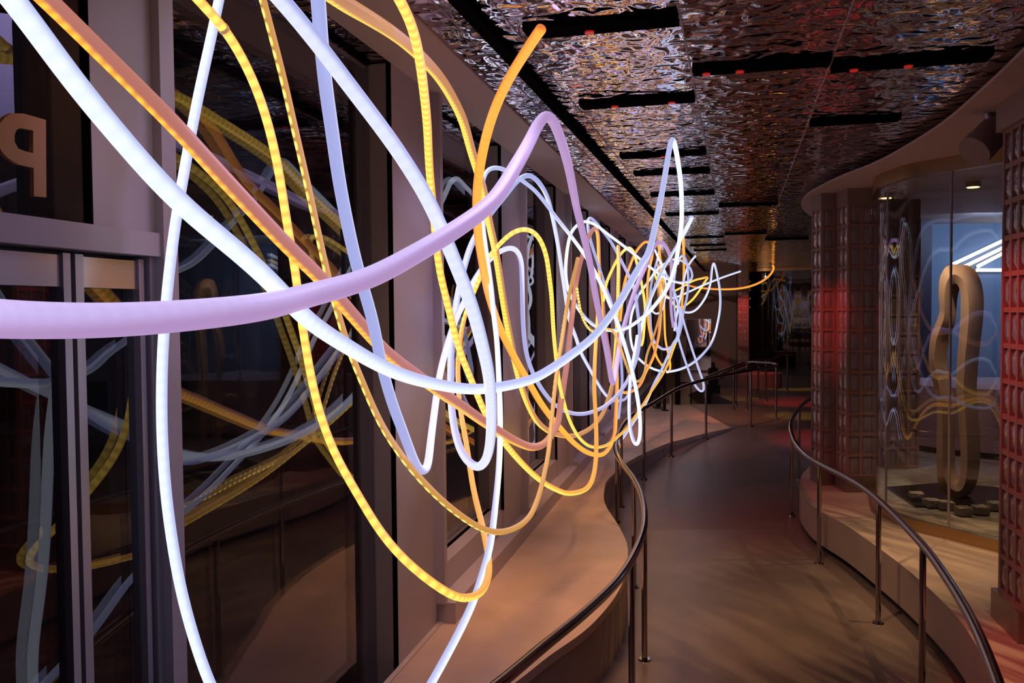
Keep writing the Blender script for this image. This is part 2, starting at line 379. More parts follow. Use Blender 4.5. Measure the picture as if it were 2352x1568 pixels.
for k in range(10):
    y = 4.56+PER*k
    wpart('wall_column', [(y,y+.62,-.2,0,0,ZS)], M['panel'])
    wpart('window_fin', [(y+.62,y+.67,-.16,.055,.54,ZS)], M['panel'])
    wpart('lower_frame', [(y+.66,y+PER,-.17,-.012,.40,.72)], M['panel'])
    if k < 9: window(y+.67, y+PER, .72, ZS, -.12, ['second','third','fourth','fifth','sixth','seventh','eighth','ninth','tenth'][k]+' tall window along the left wall')
sill = wpart('window_sill', [(5.21,27.4,-.02,.11,ZB-.02,.54)], M['panel'])
for k in range(9):
    y = 5.21+PER*(k+1)
    wpart('sill_bracket', [(y,y+.03,.02,.118,.52,.585)], M['frame'])
wpart('base_trim', [(3.2,5.21,0,.03,ZB-.03,ZB+.012)], mat('pale_trim', (.6,.5,.45), .5))
# entrance doors
def door(no, Y0, Y1, s0, s1, lab):
    d = root('door_%d' % no); d['label'] = lab
    wpart('stile', [(Y0,Y0+s0,-.07,-.012,.01,2.46)], M['frame'], d); wpart('stile', [(Y1-s1,Y1,-.07,-.012,.01,2.46)], M['frame'], d)
    wpart('head_panel', [(Y0+s0,Y1-s1,-.065,-.02,2.372,2.455)], M['brushed'], d, 'brushed steel panel')
    wpart('pane', [(Y0+s0,Y1-s1,-.055,-.035,.1,2.372)], M['glass'], d)
    wpart('kick_rail', [(Y0+s0,Y1-s1,-.065,-.02,.01,.1)], M['brushed'], d)
    wpart('weather_seal', [(Y1-.002,Y1+.014,-.09,-.03,.01,2.46)], M['black'], d)
door(1, 1.15, 2.300, .04, .026, 'steel framed glass entrance door leaf, mostly left of frame')
door(2, 2.317, 2.593, .030, .022, 'narrow steel framed glass leaf next to the entrance post')
bm = NB(); wbox(bm, -3, 1.15, -.1, -.02, 0, 2.47); struct(obj('trim_%d' % ti, bm, M['frame'], smooth=False)); ti += 1
# mirrored P letter on the glass above the door
P_out = [(101,275.7),(50,261),(23,260.4),(8,268),(-6,285),(-12,310),(-8,335),(2,352),(15,364.5),(38,378),(72.7,386),(73.5,450.6),(102,453)]
P_in = [(71.5,300),(42,294),(33,299),(29,310),(29,326),(38,341.5),(52,347),(71.5,352)]
me_c = bpy.data.curves.new('letter_sign','CURVE'); me_c.dimensions = '2D'; me_c.fill_mode = 'BOTH'; me_c.extrude = .006
org = onwall(50, 350, -.02)
for pl in (P_out, P_in):
    s = me_c.splines.new('POLY'); s.points.add(len(pl)-1); s.use_cyclic_u = True
    for i, (px, py) in enumerate(pl):
        q = onwall(px, py, -.02) - org; s.points[i].co = (q.dot(TN), q.z, 0, 1)
M['tan'] = mat('tan_letter', (.55,.28,.11), .6)
tmp = bpy.data.objects.new('letter_tmp', me_c)
C.objects.link(tmp); dg = bpy.context.evaluated_depsgraph_get(); mesh = bpy.data.meshes.new_from_object(tmp.evaluated_get(dg)); bpy.data.objects.remove(tmp)
sg = bpy.data.objects.new('letter_sign', mesh); C.objects.link(sg); mesh.materials.clear(); mesh.materials.append(M['tan'])
sg.matrix_world = Matrix(((TN.x,0,NN.x,org.x),(TN.y,0,NN.y,org.y),(0,1,0,org.z),(0,0,0,1)))
tag(sg, 'tan letter P seen from behind, fixed to the glass above the entrance door', 'letter sign')
# glowing globes outside imitate reflections in the panes; cords added
M['globe'] = mat('globe_glow', (.5,.36,.2), .4, emis=(1,.55,.18), estr=.13)
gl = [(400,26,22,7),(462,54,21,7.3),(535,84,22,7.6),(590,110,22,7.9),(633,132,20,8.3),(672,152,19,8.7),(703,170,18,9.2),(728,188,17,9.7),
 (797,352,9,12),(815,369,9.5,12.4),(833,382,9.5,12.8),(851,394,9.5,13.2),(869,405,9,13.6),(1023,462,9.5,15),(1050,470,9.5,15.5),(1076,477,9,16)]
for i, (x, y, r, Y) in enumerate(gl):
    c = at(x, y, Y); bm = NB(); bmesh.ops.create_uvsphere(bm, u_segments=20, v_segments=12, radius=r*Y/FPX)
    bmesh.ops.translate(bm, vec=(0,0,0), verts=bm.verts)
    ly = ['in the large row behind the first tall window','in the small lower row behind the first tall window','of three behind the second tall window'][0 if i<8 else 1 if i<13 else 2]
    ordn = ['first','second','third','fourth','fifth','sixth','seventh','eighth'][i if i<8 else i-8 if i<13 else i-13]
    t = tag(obj('globe_reflection', bm, M['globe']), '%s imitated globe reflection from left %s' % (ordn, ly), 'globe lamp', 'globe reflections imitated outside the windows'); t.location = c
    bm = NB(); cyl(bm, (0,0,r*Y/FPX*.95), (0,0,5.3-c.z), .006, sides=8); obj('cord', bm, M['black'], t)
# outside canopy and ground
bm = NB(); wbox(bm, 2.0, 24, -3.2, -.6, 5.3, 5.4); struct(obj('trim_%d' % ti, bm, M['black'], smooth=False), 'dark canopy outside'); ti += 1
bm = NB(); v = [bm.verts.new(p) for p in ((-30,-5,-.02),(WX-.3-1.2,-5,-.02),(WX-.3+WS*30,30,-.02),(-30,30,-.02))]; bm.faces.new(v)
struct(obj('trim_%d' % ti, bm, mat('asphalt', (.03,.028,.03), .6), smooth=False), 'dark pavement outside the windows'); ti += 1
# ================================================================== LEFT BENCH
bp = [(1190,1564),(1261,1508),(1353,1441),(1414,1370),(1438,1315),(1442,1278),(1440,1248),(1428,1221),(1414,1197),(1394,1166),(1387,1143),(1390,1114),(1397,1101),(1408,1091),(1428,1072),(1468,1047),(1535,1018),(1569,1009),(1618,996),(1680,983)]
edge = [Vector((x,y,0)) for x,y in ((-.86,3.05),(-.72,3.08),(-.55,3.32),(-.35,3.75))] + [Vector((*atz(x,y,ZB).xy,0)) for x,y in bp]
edge = cr(edge, 5)
lastY = 14.0
edge = [e for e in edge if e.y < lastY]
poly = [(e.x,e.y) for e in edge] + [(edge[-1].x, 17.0), tuple(wp(17.0,0,0).xy)] + [tuple(wp(3.05,0,0).xy)]
bt = thing('window_bench', 'long tan microcement bench ledge with a wavy front edge under the windows', 'bench', (0,0,0))
bm = NB(); prism(bm, poly, ZB-.05, ZB+.004); fixn(bm)
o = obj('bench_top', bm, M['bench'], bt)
bm = NB()
ed2 = [(e.x-.0, e.y) for e in edge]
poly2 = [(x-.006,y) for x,y in ed2] + [(ed2[-1][0]-.006, 16.9), tuple(wp(16.9,.02,0).xy), tuple(wp(3.07,.02,0).xy)]
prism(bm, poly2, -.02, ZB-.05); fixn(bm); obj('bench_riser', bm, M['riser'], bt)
# ================================================================== HAND RAILS
def handrail(name, label, cat, pts, posts, group=None, r=.024):
    """pts: 3D points along the rail axis; posts: rough xy positions"""
    line = relax(resample(cr(pts, 12), .03), 25)
    t = thing(name, label, cat, (0,0,0), 0, group)
    bm = NB(); sweep(bm, line, r, 14); obj('top_rail', bm, M['rail'], t)
    for q in posts:
        p = min(line, key=lambda a: (a.xy-Vector(q[:2])).length)
        zf = q[2]
        bm = NB(); cyl(bm, (p.x,p.y,zf), (p.x,p.y,p.z-.004), .019); po = obj('post', bm, M['rail'], t)
        bm = NB(); cyl(bm, (p.x,p.y,zf), (p.x,p.y,zf+.012), .042, .038); obj('flange', bm, M['rail'], po)
    return t
RL = .90
lr = [(1149,1568),(1190,1533),(1261,1474),(1327,1421),(1389,1365),(1430,1319),(1464,1258),(1480,1202),(1475,1145),(1455,1099),(1430,1066),(1414,1036),(1417,1006),(1430,977),(1455,951),(1500,926),(1542,900),(1572,886),(1618,872),(1651,864),(1700,855),(1735,849),(1762,845),(1780,841)]
pts = [at(900,1760,1.95), at(1040,1660,2.35)] if False else []
q0 = [on_floor(x,y,RL) for x,y in lr]
d0 = (q0[0]-q0[1]).normalized()
pts = [q0[0]+d0*1.3+Vector((-.25,0,0)), q0[0]+d0*.6+Vector((-.06,0,0))] + q0
# far turn back
e1 = pts[-1]
back = [at(1786,838,e1.y+.5), at(1771,834,e1.y+1.0), at(1741,832,e1.y+1.3), at(1717,831,e1.y+1.5), at(1686,841,e1.y+1.4), at(1650,855,e1.y+1.3), at(1618,868,e1.y+1.2)]
pbase = [(1363,1640),(1473,1515),(1455,1350),(1411,1200),(1424,1165),(1473,1100),(1543,1048),(1625,1008),(1718,978),(1787,960)]
posts = []
for x, y in pbase:
    p = on_floor(x, y); posts.append((p.x,p.y,ground(p.y)))
p2 = [(back[3].x, back[3].y, .41),(back[5].x+.35, back[5].y, .41)]
handrail('handrail', 'wavy polished steel handrail following the front of the window bench', 'handrail', pts+back, posts+p2)
def farrail(px, posts, Y0, Y1, lab, z=.41):
    n = len(px); P = [at(x,y,Y0+(Y1-Y0)*i/(n-1)) for i,(x,y) in enumerate(px)]
    ps = []
    for x in posts:
        q = min(P, key=lambda a: abs(a.x/a.y-ray(x,840).x)); ps.append((ray(x,840).x*q.y, q.y, z))
    handrail('handrail', lab, 'handrail', P, ps)
farrail([(1821,815.5),(1808,815),(1796,814.5),(1772,825),(1740,838),(1700,852),(1655,868)], [1810,1745], 20, 17.5, 'farthest steel handrail, ending right of the others at the end of the ramp')
farrail([(1772,825),(1758,824.5),(1745,824.5),(1720,834),(1690,846),(1650,862)], [1761,1692], 17.9, 16.8, 'short steel handrail ending just behind the curved rail end')
farrail([(1551,879),(1570,879),(1592,880)], [1586], 18.2, 18.4, 'short level steel handrail behind the bench near the wall mirror', .05)
rr = [(1905,896),(1884,906),(1853,921),(1828,947),(1816,973),(1817,993),(1830,1023),(1858,1051),(1899,1074),(1950,1100),(1996,1130),(2037,1166),(2083,1212),(2129,1263),(2169,1319),(2205,1375),(2236,1431),(2261,1487),(2292,1568),(2322,1660)]
q1 = [on_floor(x,y,RL) for x,y in rr]
rp = []
for x, y in [(1838,1102),(1817,1184),(1881,1293),(2020,1432),(2160,1602)]:
    p = on_floor(x,y); rp.append((p.x,p.y,ground(p.y)))
handrail('handrail', 'curved polished steel handrail around the booth platform on the right', 'handrail', q1, rp)
# ================================================================== RIGHT PLATFORM
pp = [(1866,1066),(1848,1082),(1838,1102),(1838,1125),(1858,1153),(1886,1174),(1945,1207),(2021,1260),(2088,1311),(2154,1370),(2210,1431),(2266,1523),(2290,1575),(2330,1690)]
e = cr([Vector((*atz(x,y,ZP).xy,0)) for x,y in pp], 5)
poly = [(v.x,v.y) for v in e] + [(10.1,2.5),(10.1,12.88),(4.9,12.88)]
pf = thing('booth_platform', 'pinkish raised platform with a curved edge carrying the glass booth', 'platform')
bm = NB(); prism(bm, poly, -.01 if False else .06, ZP); fixn(bm); obj('platform_top', bm, M['platform'], pf)
bm = NB(); prism(bm, [(x+.06,y) for x,y in poly], -.02, .06); fixn(bm); obj('plinth_recess', bm, M['black'], pf)
# ================================================================== SOFFIT DISC
ZD = 3.52
sp = [(2500,-60),(2420,50),(2352,117),(2266,199),(2164,286),(2062,349.5),(2001,380),(1929.6,408),(1878.5,433),(1850,452),(1840,472),(1853,490),(1880,503)]
e = cr([Vector((*atz(x,y,ZD).xy,0)) for x,y in sp], 5)
poly = [(v.x,v.y) for v in e] + [(5.4,13.2),(10.19,13.2),(10.19,1.5),(2.0,1.5)]
bm = NB(); prism(bm, poly, ZD, ZD+.02); fixn(bm); struct(obj('trim_%d' % ti, bm, M['soffit'], smooth=False), 'curved plaster soffit above the glass booth'); ti += 1
# ================================================================== GLASS BLOCK COLUMNS
def block_column(cx, cy, ang, wx, wy_, nx, ny, z0, z1, plinth, label, rows, pz, cz, bmat='block'):
    """cx,cy front-left corner; ang = rotation; wx width along local x, wy depth along local y"""
    t = thing('glass_block_column', label, 'column', (cx,cy,pz), ang, 'glass block columns')
    h0 = z0-pz; h1 = z1-pz
    bm = NB(); bx(bm, -plinth, wx+plinth, -plinth, wy_+plinth, 0, h0); o = obj('plinth', bm, M['plinth'], t, False)
    bm = NB(); bx(bm, -plinth, wx+plinth, -plinth, wy_+plinth, h1, cz-pz); obj('cap', bm, M['cap'], t, False)
    # mortar lattice + bulging blocks
    g = .030; pit = (h1-h0)/rows
    bm = NB(); bb = NB()
    def face(ax, n, L, fixed, sgn):
        cw = L/n
        for i in range(n+1):
            a = i*cw
            if ax == 'x': bx(bm, a-g/2, a+g/2, fixed-.012, fixed+.012, h0, h1)
            else: bx(bm, fixed-.012, fixed+.012, a-g/2, a+g/2, h0, h1)
        for j in range(rows+1):
            z = h0+j*pit
            if ax == 'x': bx(bm, 0, L, fixed-.011, fixed+.011, z-g/2, z+g/2)
            else: bx(bm, fixed-.011, fixed+.011, 0, L, z-g/2, z+g/2)
        for i in range(n):
            for j in range(rows):
                a0 = i*cw+g/2; a1 = (i+1)*cw-g/2; z0_ = h0+j*pit+g/2; z1_ = h0+(j+1)*pit-g/2
                G = []
                for u in range(5):
                    row = []
                    for w in range(5):
                        fu = u/4; fw = w/4; k = 0.0 if (u in (0,4) or w in (0,4)) else .016
                        A = a0+(a1-a0)*fu; Z = z0_+(z1_-z0_)*fw; D = fixed+sgn*(-.006+k)
                        row.append(bb.verts.new((A,D,Z) if ax=='x' else (D,A,Z)))
                    G.append(row)
                for u in range(4):
                    for w in range(4): bb.faces.new([G[u][w],G[u+1][w],G[u+1][w+1],G[u][w+1]])
    face('x', nx, wx, 0, -1); face('x', nx, wx, wy_, 1); face('y', ny, wy_, 0, -1); face('y', ny, wy_, wx, 1)
    fixn(bm); obj('mortar_lattice', bm, M['mortar'], t, False)
    fixn(bb); obj('glass_blocks', bb, M[bmat], t)
    bm = NB(); bx(bm, .06, wx-.06, .06, wy_-.06, h0, h1); obj('core', bm, M['cap'], t, False)
    return t
c2 = atz(1946,1130,ZP); c1 = atz(1890,1116,ZP)
block_column(c2.x, c2.y, 0, .27, .27, 2, 2, ZP+.17, 3.36, .02, 'red lit glass block column standing against the curved booth glass', 13, ZP, ZD)
block_column(c1.x, c1.y+.05, 0, .27, .27, 2, 2, ZP+.17, 3.36, .02, 'glass block column at the platform tip, left of its twin', 13, ZP, ZD)
cr_ = atz(2337,1480,ZP); cl_ = atz(2275,1416,ZP); dv = (cl_-cr_).normalized(); ang = math.atan2(dv.y, dv.x)-PI/2
cc = cr_+dv*.05; 
ex = Vector((math.cos(ang), math.sin(ang), 0))
cc = cc+ex*.05
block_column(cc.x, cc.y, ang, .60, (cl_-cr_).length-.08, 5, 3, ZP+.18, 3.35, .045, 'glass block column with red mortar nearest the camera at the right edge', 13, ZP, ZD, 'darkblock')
# ================================================================== CURVED GLASS BOOTH
gp = [(2003,1092),(2003,1120),(2007,1150),(2017,1176),(2043,1192),(2086,1213),(2178,1237),(2291,1266),(2370,1290)]
G = [Vector((*atz(x,y,ZP).xy,0)) for x,y in gp]
last = G[-1]; G += [last+Vector((.75,-.3,0)), last+Vector((1.8,-.6,0))]
gl_ = resample(cr(G, 10), .05)
def ribbon(name, line, z0, z1, th, m, parent, label=None):
    bm = NB(); n = len(line); N = []
    for i in range(n):
        t = (line[min(i+1,n-1)]-line[max(i-1,0)]).normalized(); N.append(Vector((-t.y,t.x,0)))
    rr_ = [[bm.verts.new((p.x+k*q.x*th/2, p.y+k*q.y*th/2, z)) for k,z in ((-1,z0),(1,z0),(1,z1),(-1,z1))] for p,q in zip(line,N)]
    for a,b in zip(rr_[:-1],rr_[1:]):
        for k in range(4): bm.faces.new([a[k],b[k],b[(k+1)%4],a[(k+1)%4]])
    bm.faces.new(rr_[0]); bm.faces.new(rr_[-1][::-1]); fixn(bm)
    return obj(name, bm, m, parent, True, label)
gb = thing('curved_glass_screen', 'curved clear glass booth screen with brass base beside the oval ring', 'glass screen', (0,0,0))
ribbon('base_rail', gl_, ZP, ZP+.095, .05, M['brass'], gb, 'brass base rail')
ribbon('head_rail', gl_, 3.40, ZD, .05, M['brass'], gb, 'brass head rail')
# panes split at the joints
def cut(line, px):
    return min(range(len(line)), key=lambda i: abs(line[i].x/line[i].y-ray(px,800).x) + (0 if line[i].y < 8.3 else 1))
i1, i2 = cut(gl_, 2038), cut(gl_, 2185)
for a, b in ((0,i1),(i1,i2),(i2,len(gl_)-1)): ribbon('glass_pane', gl_[a:b+1], ZP+.095, 3.40, .018, M['boothglass'], gb)
for i in (i1, i2):
    bm = NB(); p = gl_[i]; cyl(bm, (p.x,p.y-.004,ZP+.095), (p.x,p.y-.004,3.40), .011, sides=8); obj('silicone_joint', bm, M['frame'], gb)
# booth interior
ZI = ZP+.07
bm = NB()
inn = [(p.x+.05,p.y+.03) for p in gl_]
prism(bm, inn+[(10.1,3.6),(10.1,12.3),(5.2,12.3)], ZP, ZI); fixn(bm)
tag(obj('carpet', bm, mat('grey_carpet', (.30,.27,.25), .95, mottle=(9,.3), bump=(80,.006,3))), 'mottled grey carpet on the booth floor behind the curved glass', 'carpet')
bm = NB(); bx(bm, 5.1, 10.2, 12.9, 13.1, 0, ZC); struct(obj('wall_booth', bm, mat('blue_grey_wall', (.22,.29,.40), .6), smooth=False), 'blue grey back wall of the booth')
bm = NB(); bx(bm, 5.15, 5.95, 12.35, 12.89, ZI, ZD); struct(obj('wall_alcove', bm, mat('plum_alcove', (.05,.03,.05), .5), smooth=False), 'dark plum recess at the back of the booth')
bm = NB(); bx(bm, 10.2, 10.4, -4, 30, 0, ZC); struct(obj('wall_right', bm, M['far'], smooth=False))
area('booth_wall_light', (6.9, 11.3, 3.4), (6.9, 12.9, 1.8), COOL, 26, 1.8, .3)
for (x,y,to) in (((2237,462,0)),((2032,492,0))): pass
def downlight(px, py, Yz, lab, power, tgt):
    p = atz(px, py, ZD-.02) if False else at(px,py,Yz)
    t = thing('downlight', lab, 'downlight', (p.x,p.y,ZD-.001))
    bm = NB(); cyl(bm, (0,0,-.05), (0,0,0), .07); obj('housing', bm, M['brushed'], t)
    bm = NB(); cyl(bm, (0,0,-.056), (0,0,-.049), .055); obj('lens', bm, mat('warm_lens', (.8,.6,.4), .4, emis=(1,.6,.28), estr=3), t)
    spot('booth_spot', (p.x,p.y,ZD-.07), tgt, WARM, power, 70, .9, .03)
spot('booth_spot', (3.95,7.75,3.38), (4.35,8.4,1.3), (1.0,.76,.50), 150, 50, 1.0)  # added fill on the ring sculpture, without a fixture
downlight(2235, 440, 8.6, 'round downlight in the booth ceiling above the oval ring', 60, (4.3,8.2,.4))
downlight(2035, 480, 9.4, 'round downlight in the booth ceiling near the glass block columns', 35, (4.3,9.3,.4))
spot('booth_spot', (5.2,9.4,3.4), (5.4,10.6,1.2), (.95,.62,.62), 50, 80, 1)
# curved counter
bm = NB(); cxy = Vector((6.75, 11.8)); R = 1.7; ps = []
for k in range(33):
    a = math.radians(165+k*(300-165)/32); ps.append((cxy.x+R*math.cos(a), cxy.y+R*math.sin(a)))
ct = thing('curved_counter', 'pink rounded reception counter inside the booth behind the oval ring', 'counter')
prism(bm, ps+[(7.5,12.2),(6.0,12.28)], ZI+.08, 1.30); fixn(bm); obj('counter_body', bm, mat('pink_plaster', (.40,.27,.29), .8, bump=(30,.01,4)), ct)
bm = NB(); prism(bm, [(cxy.x+(x-cxy.x)*.96, cxy.y+(y-cxy.y)*.96) for x,y in ps]+[(7.4,12.2),(6.0,12.2)], ZI, ZI+.08); fixn(bm); obj('counter_plinth', bm, M['black'], ct)
# oval ring sculpture
rb = atz(2195, 1146, ZI+.02)
ringo = [(2172,613),(2158,640),(2156,680),(2158,715),(2148,745),(2136,780),(2133,830),(2140,867),(2150,910),(2152,960),(2151,1020),(2152,1080),(2157,1120),(2172,1136),(2195,1146),(2212,1136),(2226,1100),(2230,1040),(2226,960),(2222,890),(2228,810),(2236,740),(2238,680),(2228,635),(2208,611),(2190,607)]
ringi = [(2190,650),(2180,668),(2175,700),(2172,740),(2158,780),(2152,830),(2158,870),(2168,920),(2172,980),(2171,1040),(2173,1085),(2184,1108),(2196,1112),(2205,1095),(2206,1040),(2202,970),(2197,900),(2197,840),(2202,780),(2206,720),(2206,675),(2200,655)]
rg = thing('oval_ring_sculpture', 'tall peach and gold hourglass ring sculpture standing behind the curved glass', 'sculpture', (rb.x, rb.y, ZI+.02))
O = cr([at(x,y,rb.y)-rg.location for x,y in ringo], 3, True); I = cr([at(x,y,rb.y)-rg.location for x,y in ringi], 3, True)
def ringmesh(O, I, dx, dy, dep):
    n = 120
    def rs(P):
        P = P+[P[0]]; L = [0]
        for a,b in zip(P[:-1],P[1:]): L.append(L[-1]+(b-a).length)
        out = []; j = 0
        for k in range(n):
            s = L[-1]*k/n
            while L[j+1] < s: j += 1
            out.append(P[j].lerp(P[j+1], (s-L[j])/max(1e-9, L[j+1]-L[j])))
        return out
    a, b = rs(O), rs(I)
    sh = min(range(n), key=lambda k: (b[k]-b[0]).length+ (a[0]-b[k]).length*0)
    off = Vector((dx,dy,0)).normalized()*dep
    bm = NB(); cen = Vector((0,0,1.1))
    VO = [bm.verts.new(p) for p in a]; VI = [bm.verts.new(p) for p in b]
    VM = [bm.verts.new((p+q)/2+Vector((0,-.03,0))) for p,q in zip(a,b)]
    BO = [bm.verts.new(p+off) for p in a]; BI = [bm.verts.new(p+off) for p in b]
    for k in range(n):
        j = (k+1)%n
        bm.faces.new([VO[k],VO[j],VM[j],VM[k]]); bm.faces.new([VM[k],VM[j],VI[j],VI[k]])
        bm.faces.new([BO[k],BI[k],BI[j],BO[j]]); bm.faces.new([VO[k],BO[k],BO[j],VO[j]]); bm.faces.new([VI[k],VI[j],BI[j],BI[k]])
    fixn(bm); return bm
M['peach'] = mat('satin_peach', (.46,.29,.21), .32, .3)
M['gold'] = mat('satin_gold', (.52,.36,.17), .32, .5)
obj('ring_body', ringmesh(O, I, .75, .65, .22), M['peach'], rg)
bm = NB(); prism(bm, [(-.5,-.25),(.1,-.4),(.75,-.2),(.9,.4),(.3,.8),(-.4,.6)], 0, .02); fixn(bm)
t = obj('stone_slab', bm, mat('black_stone', (.015,.012,.012), .12)); t.location = (rb.x,rb.y,ZI); tag(t, 'polished black slab under the oval ring sculpture', 'slab')
M['stone'] = mat('rough_stone', (.30,.25,.21), .9, bump=(25,.02,4), mottle=(12,.3))
for i, (x,y) in enumerate([(2105,1142),(2140,1158),(2173,1163),(2213,1176),(2252,1174),(2288,1165)]):
    p = atz(x,y,ZI+.03); bm = NB(); r = random.Random(i)
    bmesh.ops.create_cube(bm, size=1); bmesh.ops.subdivide_edges(bm, edges=bm.edges, cuts=3, use_grid_fill=True)
    for v in bm.verts:
        v.co = v.co.lerp(v.co.normalized()*.55, .25); v.co += Vector((r.uniform(-.03,.03),r.uniform(-.03,.03),r.uniform(-.04,.04)))
        v.co = Vector((v.co.x*.125, v.co.y*.13, v.co.z*.07))
    t = obj('edging_stone', bm, M['stone']); t.location = (p.x,p.y,ZI+.045); t.rotation_euler = (0,0,r.uniform(-.4,.1))
    tag(t, '%s rough grey edging stone from the left in front of the ring' % ['first','second','third','fourth','fifth','last'][i], 'stone', 'edging stones in the booth')
# gold lump ornament
p = atz(2078,1045,ZI); bm = NB(); bmesh.ops.create_icosphere(bm, subdivisions=3, radius=.10)
r = random.Random(3)
for v in bm.verts: v.co *= 1+.25*math.sin(9*v.co.x*6)*math.cos(7*v.co.z*6); v.co.z *= .8
t = obj('gold_ornament', bm, M['gold']); t.location = (p.x,p.y,ZI+.095); tag(t, 'small knobbly gold ornament on the carpet by the pink counter', 'ornament')
# glowing bars on the booth wall, imitating reflected light tubes
M['linear'] = mat('linear_white', (.8,.8,.8), .4, emis=(.72,.82,1), estr=2.2); M['linearw'] = mat('linear_warm', (.8,.7,.6), .4, emis=(1,.72,.42), estr=1.8)
for (a,b,m_,l) in (((2190,606),(2330,540),'linear','upper slanted white bar imitating a reflection on the blue booth wall'),((2215,612),(2330,556),'linearw','warm slanted bar imitating a reflection between two white ones on the booth wall'),((2245,612),(2330,568),'linear','lower slanted white bar imitating a reflection on the blue booth wall'),((2243,620),(2330,620),'linear','level white bar imitating a reflection on the blue booth wall')):
    p = at(*a,12.82); q = at(*b,12.82)
    t = thing('linear_reflection', l, 'linear reflection', (p.x,p.y,p.z)); bm = NB(); cyl(bm, (0,0,0), q-p, .026, sides=10); obj('glow_bar', bm, M[m_], t)
    bm = NB(); cyl(bm, (0,.045,0), (q-p)+Vector((0,.045,0)), .018, sides=8); obj('bar_bracket', bm, M['frame'], t)
# inner glass block screens
block_column(4.28, 9.9, .1, .36, .25, 3, 2, ZI+.02, 3.3, .01, 'dim glass block column seen through the curved glass behind the others', 13, ZI, ZD)
# cylinder projector under the soffit
p = at(2268,318,5.55); t = thing('ceiling_projector', 'plum cylindrical projector tilted under the curved soffit by the right column', 'projector', p)
ax = Vector((-.72,-.25,-.62)).normalized()
bm = NB(); cyl(bm, ax*-.16, ax*.06, .10, sides=36); obj('projector_body', bm, mat('plum_metal', (.24,.18,.20), .4), t)
bm = NB(); cyl(bm, ax*.06, ax*.14, .104, sides=36); obj('projector_hood', bm, mat('plum_hood', (.27,.20,.22), .4), t)
bm = NB(); cyl(bm, ax*-.05, Vector((0,0,ZD-p.z)), .02, sides=12); obj('mounting_arm', bm, M['frame'], t)
# ================================================================== FAR END
bm = NB(); hexa(bm, [(-9,34,0),(14,28.,0),(14,28.2,0),(-9,34.2,0),(-9,34,ZC),(14,28.,ZC),(14,28.2,ZC),(-9,34.2,ZC)]); struct(obj('wall_far', bm, M['far'], smooth=False), 'plain mauve wall at the end of the corridor')
bm = NB(); bx(bm, -9, 12, -4.2, -4.0, 0, ZC); struct(obj('wall_back', bm, M['far'], smooth=False))
# mauve return wall with mirror
w0 = at(1480,700,30.4); w1 = w0 + PG*(at(1692,700,29.6).x-w0.x)*1.03
bm = NB(); hexa(bm, [(w0.x,w0.y,0),(w1.x,w1.y,0),(w1.x+.08,w1.y+.3,0),(w0.x+.08,w0.y+.3,0),(w0.x,w0.y,ZC),(w1.x,w1.y,ZC),(w1.x+.08,w1.y+.3,ZC),(w0.x+.08,w0.y+.3,ZC)])
struct(obj('wall_return', bm, mat('mauve_wall', (.30,.23,.23), .7), smooth=False), 'mauve return wall carrying a mirror')
def onret(px, py, off):
    d = ray(px,py); n = Vector((-PG.y, PG.x, 0)); n = n if n.y < 0 else -n
    b = Vector((w0.x,w0.y,0)) + n*off; Y = b.dot(n)/Vector((d.x,1,0)).dot(n); return at(px,py,Y)
ma, mb = onret(1575,733,.04), onret(1633,850,.04)
t = thing('wall_mirror', 'tall mirror on the far mauve wall reflecting the tubes', 'mirror', (ma.x, ma.y, mb.z), math.atan2(PG.y,PG.x))
wd_ = (mb.xy-ma.xy).length
bm = NB(); bx(bm, 0, wd_, -.01, .0, 0, ma.z-mb.z); obj('mirror_pane', bm, M['mirror'], t, False)
bm = NB(); bx(bm, -.01, wd_+.01, .0, .03, -.01, ma.z-mb.z+.01); obj('mirror_back', bm, M['frame'], t, False)
# dark objects at the end of the bench
M['blk'] = mat('black_equipment', (.012,.012,.014), .4)
def stand(px0, px1, pyt, Y, zf, name, lab, cat):
    a, b = at(px0,pyt,Y), at(px1,pyt,Y); t = thing(name, lab, cat, ((a.x+b.x)/2, Y, zf)); w = (b.x-a.x)/2
    bm = NB(); bx(bm, -w, w, -.05, .05, .02, a.z-zf); bmesh.ops.bevel(bm, geom=bm.edges[:], offset=.012, segments=2, affect='EDGES'); obj('upright', bm, M['blk'], t)
    bm = NB(); bx(bm, -w*2.2, w*2.2, -.16, .16, 0, .025); bmesh.ops.bevel(bm, geom=bm.edges[:], offset=.006, segments=1, affect='EDGES'); obj('base', bm, M['blk'], t)
stand(1507,1517,842,16.6,ZB+.005,'display_stand','slim black stand at the far end of the bench nearest the windows','stand')
stand(1523,1529,842,16.2,ZB+.005,'display_stand','second slim black stand beside the first at the bench end','stand')
stand(1551,1562,800,18.0,.05,'floor_speaker','tall black speaker standing left of the wall mirror','speaker')
a, b = at(1540,928,17.05), at(1620,908,17.6)
bm = NB(); bx(bm, a.x, b.x, 17.3, 17.9, .05, .34); t = obj('low_cabinet', bm, M['blk'], None, False); tag(t, 'low wide black cabinet beyond the bench end', 'cabinet')
bm = NB(); bx(bm, a.x+.02, b.x-.02, 17.28, 17.3, .08, .30); obj('cabinet_front', bm, M['blk'], t, False)
# dark machine by mirror
p = at(1638,865,19.5); t = thing('coffee_machine', 'small dark machine with a knobbed top on a stool right of the mirror', 'machine', (p.x, 19.5, .05))
bm = NB(); bx(bm,-.13,.13,-.12,.12,0,.55); obj('stool', bm, M['blk'], t, False)
bm = NB(); bx(bm,-.10,.10,-.1,.1,.55,.92); bmesh.ops.bevel(bm, geom=bm.edges[:], offset=.02, segments=2, affect='EDGES'); obj('body', bm, M['blk'], t)
bm = NB(); cyl(bm,(0,0,.92),(0,0,1.05),.05,.03); obj('hopper', bm, M['blk'], t)
